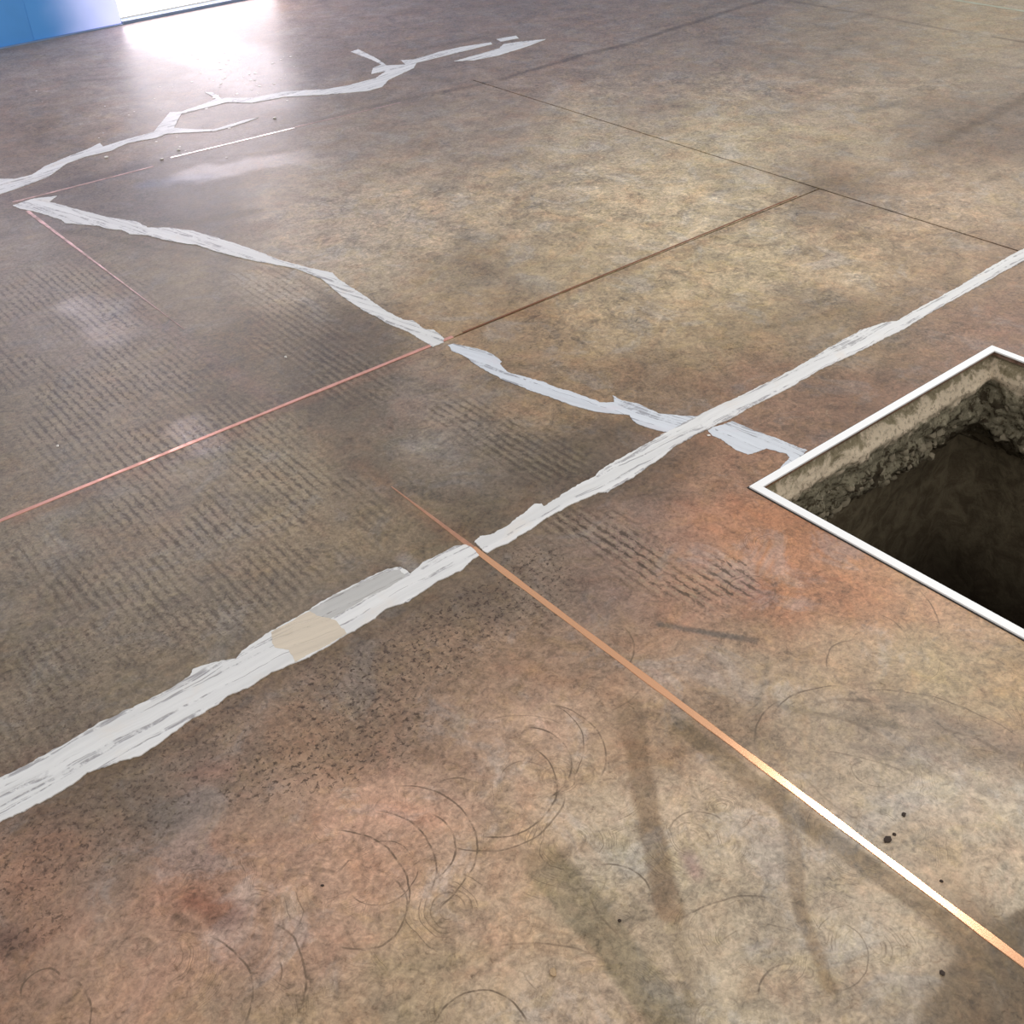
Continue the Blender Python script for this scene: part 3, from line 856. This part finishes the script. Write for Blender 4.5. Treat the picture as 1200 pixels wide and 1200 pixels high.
patch('crack_repair', [(15, 241), (40, 233), (67, 230), (58, 237), (100, 248), (127, 255), (160, 260), (173, 267), (197, 267), (227, 271), (247, 277), (280, 287), (308, 297), (322, 303), (360, 314), (390, 320), (396, 327), (427, 347), (453, 365),
    (473, 375), (484, 376), (497, 386), (508, 387), (521, 397), (520, 402), (507, 407), (480, 390), (455, 380), (438, 370), (427, 365), (407, 352), (387, 336), (378, 328), (347, 315), (303, 307), (273, 300), (247, 293), (230, 287), (218, 286), (190, 281),
    (173, 276), (153, 275), (143, 270), (123, 268), (115, 265), (77, 262), (72, 258), (40, 248), (23, 245)], M_PATCH,
    'white diagonal crack repair from upper left joint corner down to the reddish copper strip', seed=5)
patch('crack_repair', [(525, 405), (532, 403), (548, 407), (570, 412), (578, 416), (588, 424), (586, 427), (595, 437), (637, 448), (653, 455), (680, 463), (703, 472), (720, 472), (717, 464), (729, 470), (746, 473), (771, 485), (804, 488), (822, 488), (812, 500), (798, 508),
    (771, 505), (746, 497), (737, 487), (717, 485), (700, 483), (680, 478), (650, 468), (627, 460), (593, 447), (570, 435), (557, 427), (547, 419), (530, 412)], M_PATCHB,
    'white winding crack repair between the reddish copper strip and long filler band', seed=6)
patch('crack_repair', [(829, 504), (845, 498), (858, 494), (879, 503), (908, 513), (931, 523), (945, 528), (934, 540), (914, 549), (925, 537), (921, 532), (898, 526), (877, 533), (862, 527), (846, 516), (834, 510)], M_PATCHB,
    'short smeared white crack repair stub touching the white pit frame', h=.0012, rough=.006, seed=7)
patch('crack_repair', [(-60, 222), (0, 210), (17, 210), (38, 205), (53, 195), (77, 185), (103, 175), (117, 168), (121, 172), (150, 163), (180, 155), (199, 132), (213, 131), (247, 119), (253, 116), (240, 108), (250, 109), (259, 115), (297, 115), (330, 108), (380, 105), (405, 101), (440, 92), (452, 84),
    (435, 87), (437, 80), (447, 76), (435, 70), (411, 61), (420, 58), (442, 69), (453, 77), (475, 76), (470, 71), (485, 70), (515, 61), (542, 55), (575, 50), (577, 52), (520, 66), (488, 74), (485, 80), (470, 87), (455, 94), (448, 102), (430, 107), (385, 111), (333, 114), (295, 121), (267, 120),
    (247, 125), (212, 134), (204, 150), (230, 152), (250, 152), (287, 141), (303, 138), (287, 144), (253, 154), (195, 157), (183, 162), (150, 168), (130, 177), (100, 184), (78, 192), (58, 207), (30, 218), (0, 228), (-60, 248)], M_PATCH,
    'farthest white branching crack repair across the upper left of the floor', rough=.005, seed=8)
patch('crack_repair', [(532, 72), (560, 64), (585, 57), (590, 52), (610, 49), (640, 46), (620, 54), (585, 65), (555, 71)], M_PATCH,
    'small pale crack repair sliver beyond the tip of the branching repair', h=.0015, seed=9)
patch('crack_repair', [(582, 46), (605, 42), (608, 45), (587, 49)], M_PATCH, 'tiny white filler dab farthest from the camera at the branching crack', h=.0015, seed=10)


# ------------------------------------------------------------------ metal and filler strips in the joints
def strip(name, a, b, width, mat, label, cat='joint strip', z=.0014, taper=0.0, world=False):
    A, B = (np.array(a), np.array(b)) if world else (np.array(ground(*a)), np.array(ground(*b)))
    d = B - A
    ln = np.hypot(*d)
    ang = math.atan2(d[1], d[0])
    n = max(2, int(ln / .04))
    V, F = [], []
    hw = width / 2
    for k in range(n + 1):
        x = ln * k / n
        w = hw * (1 + .07 * math.sin(k * 1.7 + ln) + .05 * math.sin(k * .6))
        if taper: w *= 1 - taper * k / n
        bv = min(.0012, w * .3)
        V += [(x, -w, -.001), (x, -w + bv * .2, z * .6), (x, -w + bv, z), (x, w - bv, z), (x, w - bv * .2, z * .6), (x, w, -.001)]
        if k:
            p = (k - 1) * 6; q = k * 6
            F += [(p + j, q + j, q + j + 1, p + j + 1) for j in range(5)]
    F += [(5, 4, 3, 2, 1, 0)[::-1], tuple(n * 6 + j for j in (0, 1, 2, 3, 4, 5))[::-1]]
    F = [f[::-1] for f in F]
    o = mesh_ob(name, V, F, mat)
    o.matrix_world = Matrix.Translation((A[0], A[1], 0)) @ Matrix.Rotation(ang, 4, 'Z')
    return tag(o, label, cat)


xb = XB[1]
strip('copper_strip', (xb, YA[1] + .014), (xb, -.6), .0165, M_COPPER, 'bright copper strip shining across the lower right floor', world=True)
strip('copper_strip', (xb, YA[1] + .012), (xb, 2.02), .0140, M_COPPERD, 'short dull brown copper strip just above the white filler band', world=True, taper=.75, z=.0011)
strip('copper_strip', (xb + .004, 4.62), (xb + .004, 3.2), .016, M_COPPERP, 'long pinkish copper strip below the upper left joint corner', world=True, taper=.92, z=.0012)
strip('copper_strip', (-.9, YA[2]), (1.76, YA[2] + .006), .0135, M_SALMON, 'reddish copper strip crossing the left half of the floor', world=True)
strip('joint_filler', (1.80, YA[2] + .006), (3.40, YA[2] + .012), .0075, M_RUSTLINE, 'thin rusty line crossing the pale tan slab in the middle', world=True, z=.0008)
strip('copper_strip', (200, 185), (345, 150), .0115, M_GLINT, 'glinting white strip segment beside the branching crack repair', z=.0014)
strip('copper_strip', (15, 237), (180, 195), .0120, M_COPPERP, 'faint pinkish strip running between two white crack repairs at upper left', z=.0010)
strip('copper_strip', (346, 149), (470, 120), .0100, M_COPPERP, 'dull strip continuing beyond the glinting white segment', z=.0008)
strip('joint_filler', (1112, -1), (1225, 17), .0320, M_PALELINE, 'pale line at the top right corner of the floor', z=.0010)

# ------------------------------------------------------------------ the pit
pit = empty('pit', (PX0, PY0, -.014))
tag(pit, 'deep dark rectangular pit cut through the concrete floor, inside the white frame', 'pit')
pit_inv = Matrix.Translation((-PX0, -PY0, .014))


def adopt(o):
    o.parent = pit
    o.matrix_parent_inverse = pit_inv
    return o


OX0, OX1, OY0, OY1 = PX0 - .006, PX1 + .006, PY0 - .006, PY1 + .006


def ring_surface(name, zs, profile, mat, seed, du):
    """a closed wall that follows the four sides of the opening; profile(z) moves it outward"""
    sides = [((OX0, OY0), (OX1, OY0), (0, -1)), ((OX1, OY0), (OX1, OY1), (1, 0)), ((OX1, OY1), (OX0, OY1), (0, 1)), ((OX0, OY1), (OX0, OY0), (-1, 0))]
    base, nrm, sp = [], [], []
    s = 0.0
    for a, b, nv in sides:
        a, b = np.array(a), np.array(b)
        n = int(np.hypot(*(b - a)) / du)
        for k in range(n):
            base.append(a + (b - a) * k / n)
            tt = k / n
            nn = np.array(nv, float)
            nrm.append(nn)
            sp.append(s + np.hypot(*(b - a)) * tt)
        s += np.hypot(*(b - a))
    base, nrm, sp = np.array(base), np.array(nrm), np.array(sp)
    # corners push outward along both walls
    m = len(base)
    nr2 = nrm.copy()
    for i in range(m):
        if not np.allclose(nrm[i], nrm[i - 1]):
            nr2[i] = nrm[i] + nrm[i - 1]
    V = []
    for z in zs:
        off = profile(sp, z)
        V.append(np.concatenate([base + nr2 * off[:, None], np.full((m, 1), z)], 1))
    V = np.concatenate(V)
    ii = np.arange(m); jj = np.roll(ii, -1)
    Q = np.concatenate([np.stack([r * m + ii, (r + 1) * m + ii, (r + 1) * m + jj, r * m + jj], 1) for r in range(len(zs) - 1)])
    return quads_ob(name, V, Q[:, ::-1], mat, None, True)


def edge_profile(s, z):
    # recessed under the frame, then a jutting pale lip, then a broken undercut
    w = fbm(s * 5, s * 0 + 3.3, 91, 4) * .012
    zz = z + w
    p = np.interp(-zz, [0, .014, .03, .048, .075, .11, .18, .25, .31, .37], [.024, .018, .006, -.008, -.020, -.012, -.002, .014, .05, .10])
    big = fbm(s * 11, np.full_like(s, z * 15), 92, 5, .68)
    amp = np.interp(-z, [0, .03, .07, .10, .16, .3, .4], [.003, .006, .010, .030, .050, .055, .03])
    return p + big * amp


def soil_profile(s, z):
    big = fbm(s * 4, np.full_like(s, z * 4), 95, 5, .6)
    p = np.interp(-z, [.2, .34, .5, 1.0, 2.2], [.05, .085, .10, .09, .07])
    return p + big * .022


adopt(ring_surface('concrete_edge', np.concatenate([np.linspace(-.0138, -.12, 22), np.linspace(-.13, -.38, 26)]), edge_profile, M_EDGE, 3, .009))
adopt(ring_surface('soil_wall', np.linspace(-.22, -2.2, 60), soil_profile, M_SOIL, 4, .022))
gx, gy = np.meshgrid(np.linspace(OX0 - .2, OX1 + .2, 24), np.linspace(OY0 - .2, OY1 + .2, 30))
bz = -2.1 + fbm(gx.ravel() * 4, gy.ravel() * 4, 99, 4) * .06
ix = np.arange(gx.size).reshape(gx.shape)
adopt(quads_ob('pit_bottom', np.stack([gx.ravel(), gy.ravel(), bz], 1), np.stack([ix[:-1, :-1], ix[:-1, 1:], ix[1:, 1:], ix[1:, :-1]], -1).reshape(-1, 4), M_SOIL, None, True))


def rock_mesh(name, seed, mat, sub=2):
    import bmesh
    bm = bmesh.new()
    bmesh.ops.create_icosphere(bm, subdivisions=sub, radius=1.0)
    r = random.Random(seed)
    ax = [Vector((r.uniform(-1, 1), r.uniform(-1, 1), r.uniform(-1, 1))).normalized() for _ in range(9)]
    cut = [r.uniform(.55, .9) for _ in ax]
    for v in bm.verts:
        for a, c in zip(ax, cut):
            d = v.co.dot(a)
            if d > c: v.co -= a * (d - c)
        v.co *= 1 + r.uniform(-.05, .05)
    me = bpy.data.meshes.new(name)
    bm.to_mesh(me); bm.free()
    me.materials.append(mat)
    return me


stones = [rock_mesh('stone', k, M_STONE) for k in range(5)]
r = random.Random(5)
for k in range(120):
    if k < 86:
        x = r.uniform(OX0 + .02, OX1 - .06); z = -.15 - r.random() ** 1.3 * .17 - .03 * (x - OX0)
        y = OY1 + float(edge_profile(np.array([(OX1 - OX0) + (OY1 - OY0) + (OX1 - x)]), z)[0]) + .002
    else:
        y = r.uniform(.5, OY1 - .05); z = -.15 - r.random() * .16
        x = OX1 + float(edge_profile(np.array([(OX1 - OX0) + (y - OY0)]), z)[0]) + .002
    o = bpy.data.objects.new('stone', stones[k % 5])
    COL.objects.link(o)
    sc = r.choice([.006, .008, .010, .012, .016, .021])
    o.matrix_world = Matrix.Translation((x, y, z)) @ Matrix.Rotation(r.uniform(0, 6), 4, 'Z') @ Matrix.Rotation(r.uniform(0, 3), 4, 'X') @ Matrix.Diagonal((sc * r.uniform(.8, 1.4), sc, sc * r.uniform(.6, .9), 1))
    adopt(o)

# white steel frame round the pit: four mitred rails
FW, FH = .0235, .0055
fr = empty('border_frame', (PX0 - FW, PY0 - FW, 0))
tag(fr, 'thin bright white rectangular frame around the edge of the pit', 'frame')
inn = [(PX0, PY0), (PX1, PY0), (PX1, PY1), (PX0, PY1)]
out = [(PX0 - FW, PY0 - FW), (PX1 + FW, PY0 - FW), (PX1 + FW, PY1 + FW), (PX0 - FW, PY1 + FW)]
for k in range(4):
    a, b, c, d = out[k], out[(k + 1) % 4], inn[(k + 1) % 4], inn[k]
    V = [(*p, z) for z in (.0003, FH) for p in (a, b, c, d)]
    F = [(3, 2, 1, 0), (4, 5, 6, 7), (0, 1, 5, 4), (1, 2, 6, 5), (2, 3, 7, 6), (3, 0, 4, 7)]
    o = mesh_ob('frame_rail', V, F, M_FRAMEW)
    bv = o.modifiers.new('bevel', 'BEVEL'); bv.width = .0008; bv.segments = 2
    o.parent = fr
    o.matrix_parent_inverse = Matrix.Translation((-(PX0 - FW), -(PY0 - FW), 0))

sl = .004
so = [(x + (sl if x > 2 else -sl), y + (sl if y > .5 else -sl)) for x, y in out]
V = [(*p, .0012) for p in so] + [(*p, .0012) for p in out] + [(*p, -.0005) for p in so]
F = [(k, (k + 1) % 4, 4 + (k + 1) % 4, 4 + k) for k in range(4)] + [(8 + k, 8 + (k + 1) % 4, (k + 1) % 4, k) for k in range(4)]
o = mesh_ob('shadow_line', V, F, M_SHADOWLINE)  # dark ring drawn for the shadow line along the frame's outer edge
o['label'] = 'thin dark shade line drawn around the frame'
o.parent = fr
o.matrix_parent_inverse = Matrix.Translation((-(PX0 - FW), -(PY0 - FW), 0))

# ------------------------------------------------------------------ grit lying on the floor
crumbs = [rock_mesh('crumb', 20 + k, M_CRUMB, 1) for k in range(3)]
darkm = [rock_mesh('chip', 30 + k, M_DARKCHIP, 1) for k in range(3)]


def bit(name, px, size, me, label, cat, group=None, flat=.5):
    x, y = ground(*px)
    s = size
    o = bpy.data.objects.new(name, me)
    COL.objects.link(o)
    o.location = (x, y, s * flat * .6)
    o.scale = (s, s * .8, s * flat)
    o.rotation_euler = (0, 0, r.uniform(0, 6))
    return tag(o, label, cat, group)


bit('grit_crumb', (335, 419), .007, crumbs[0], 'single pale crumb on the dark slab right of the reddish joint corner', 'crumb')
bit('grit_crumb', (68, 523), .006, crumbs[1], 'single pale crumb on the grooved slab near the left edge', 'crumb')
bit('grit_crumb', (190, 187), .010, crumbs[2], 'pale crumb at the near end of the glinting strip', 'crumb')
bit('grit_crumb', (209, 176), .010, crumbs[0], 'pale crumb just beyond the near end of the glinting strip', 'crumb')
bit('grit_crumb', (322, 139), .012, crumbs[1], 'pale crumb between the crack branch and glinting strip', 'crumb')
bit('grit_crumb', (125, 185), .012, crumbs[2], 'pale crumb below the branching crack repair at upper left', 'crumb')
bit('grit_crumb', (831, 511), .007, crumbs[0], 'pale crumb beside the short repair stub near the crossing', 'crumb')
bit('dark_chip', (1059, 955), .006, darkm[0], 'dark chip farther from the bright copper strip at right', 'chip')
bit('dark_chip', (1040, 985), .009, darkm[1], 'dark chip touching the bright copper strip at right', 'chip')
bit('dark_chip', (1048, 978), .005, darkm[2], 'small dark chip beside the one touching the copper strip', 'chip')
bit('dark_chip', (1103, 1033), .004, darkm[0], 'tiny dark chip right of the copper strip, nearer the lower edge', 'chip')
bit('dark_chip', (1104, 1141), .006, darkm[1], 'dark chip on the pale wedge left of the copper strip', 'chip')
bit('dark_chip', (726, 1079), .0045, darkm[2], 'dark chip on the pale floor at bottom centre', 'chip')
bit('dark_chip', (378, 1038), .004, darkm[0], 'small dark chip on the pinkish floor at lower left', 'chip')
bit('wood_chip', (648, 1140), .009, rock_mesh('wood_chip', 44, M_RUST, 1), 'little pale tan chip on the floor at the bottom centre', 'chip', flat=.35)
# a scatter of bright grit by the far crack repair
V, F = [], []
for k in range(90):
    px = (r.gauss(275, 34), r.uniform(62, 118)) if k < 70 else (r.gauss(190, 60), r.uniform(85, 185))
    x, y = ground(*px)
    s = r.uniform(.004, .011)
    b = len(V)
    me = crumbs[k % 3]
    V += [(x + v.co.x * s, y + v.co.y * s, s * .10 + v.co.z * s * .14) for v in me.vertices]
    F += [tuple(b + i for i in p.vertices) for p in me.polygons]
tag(mesh_ob('loose_grit', V, F, M_CRUMB), 'scatter of tiny bright grit beyond the branching crack repair', 'grit', None, 'stuff')

GROUPS = {'joint_repair': 'white filler bands and crack repairs', 'crack_repair': 'white filler bands and crack repairs',
          'copper_strip': 'metal strips in the floor joints', 'joint_filler': 'thin filler lines in the floor joints',
          'grit_crumb': 'pale crumbs on the floor', 'dark_chip': 'dark chips on the floor'}
for o in list(COL.objects):
    k = o.name.split('.')[0]
    if k in GROUPS and o.parent is None:
        o['group'] = GROUPS[k]
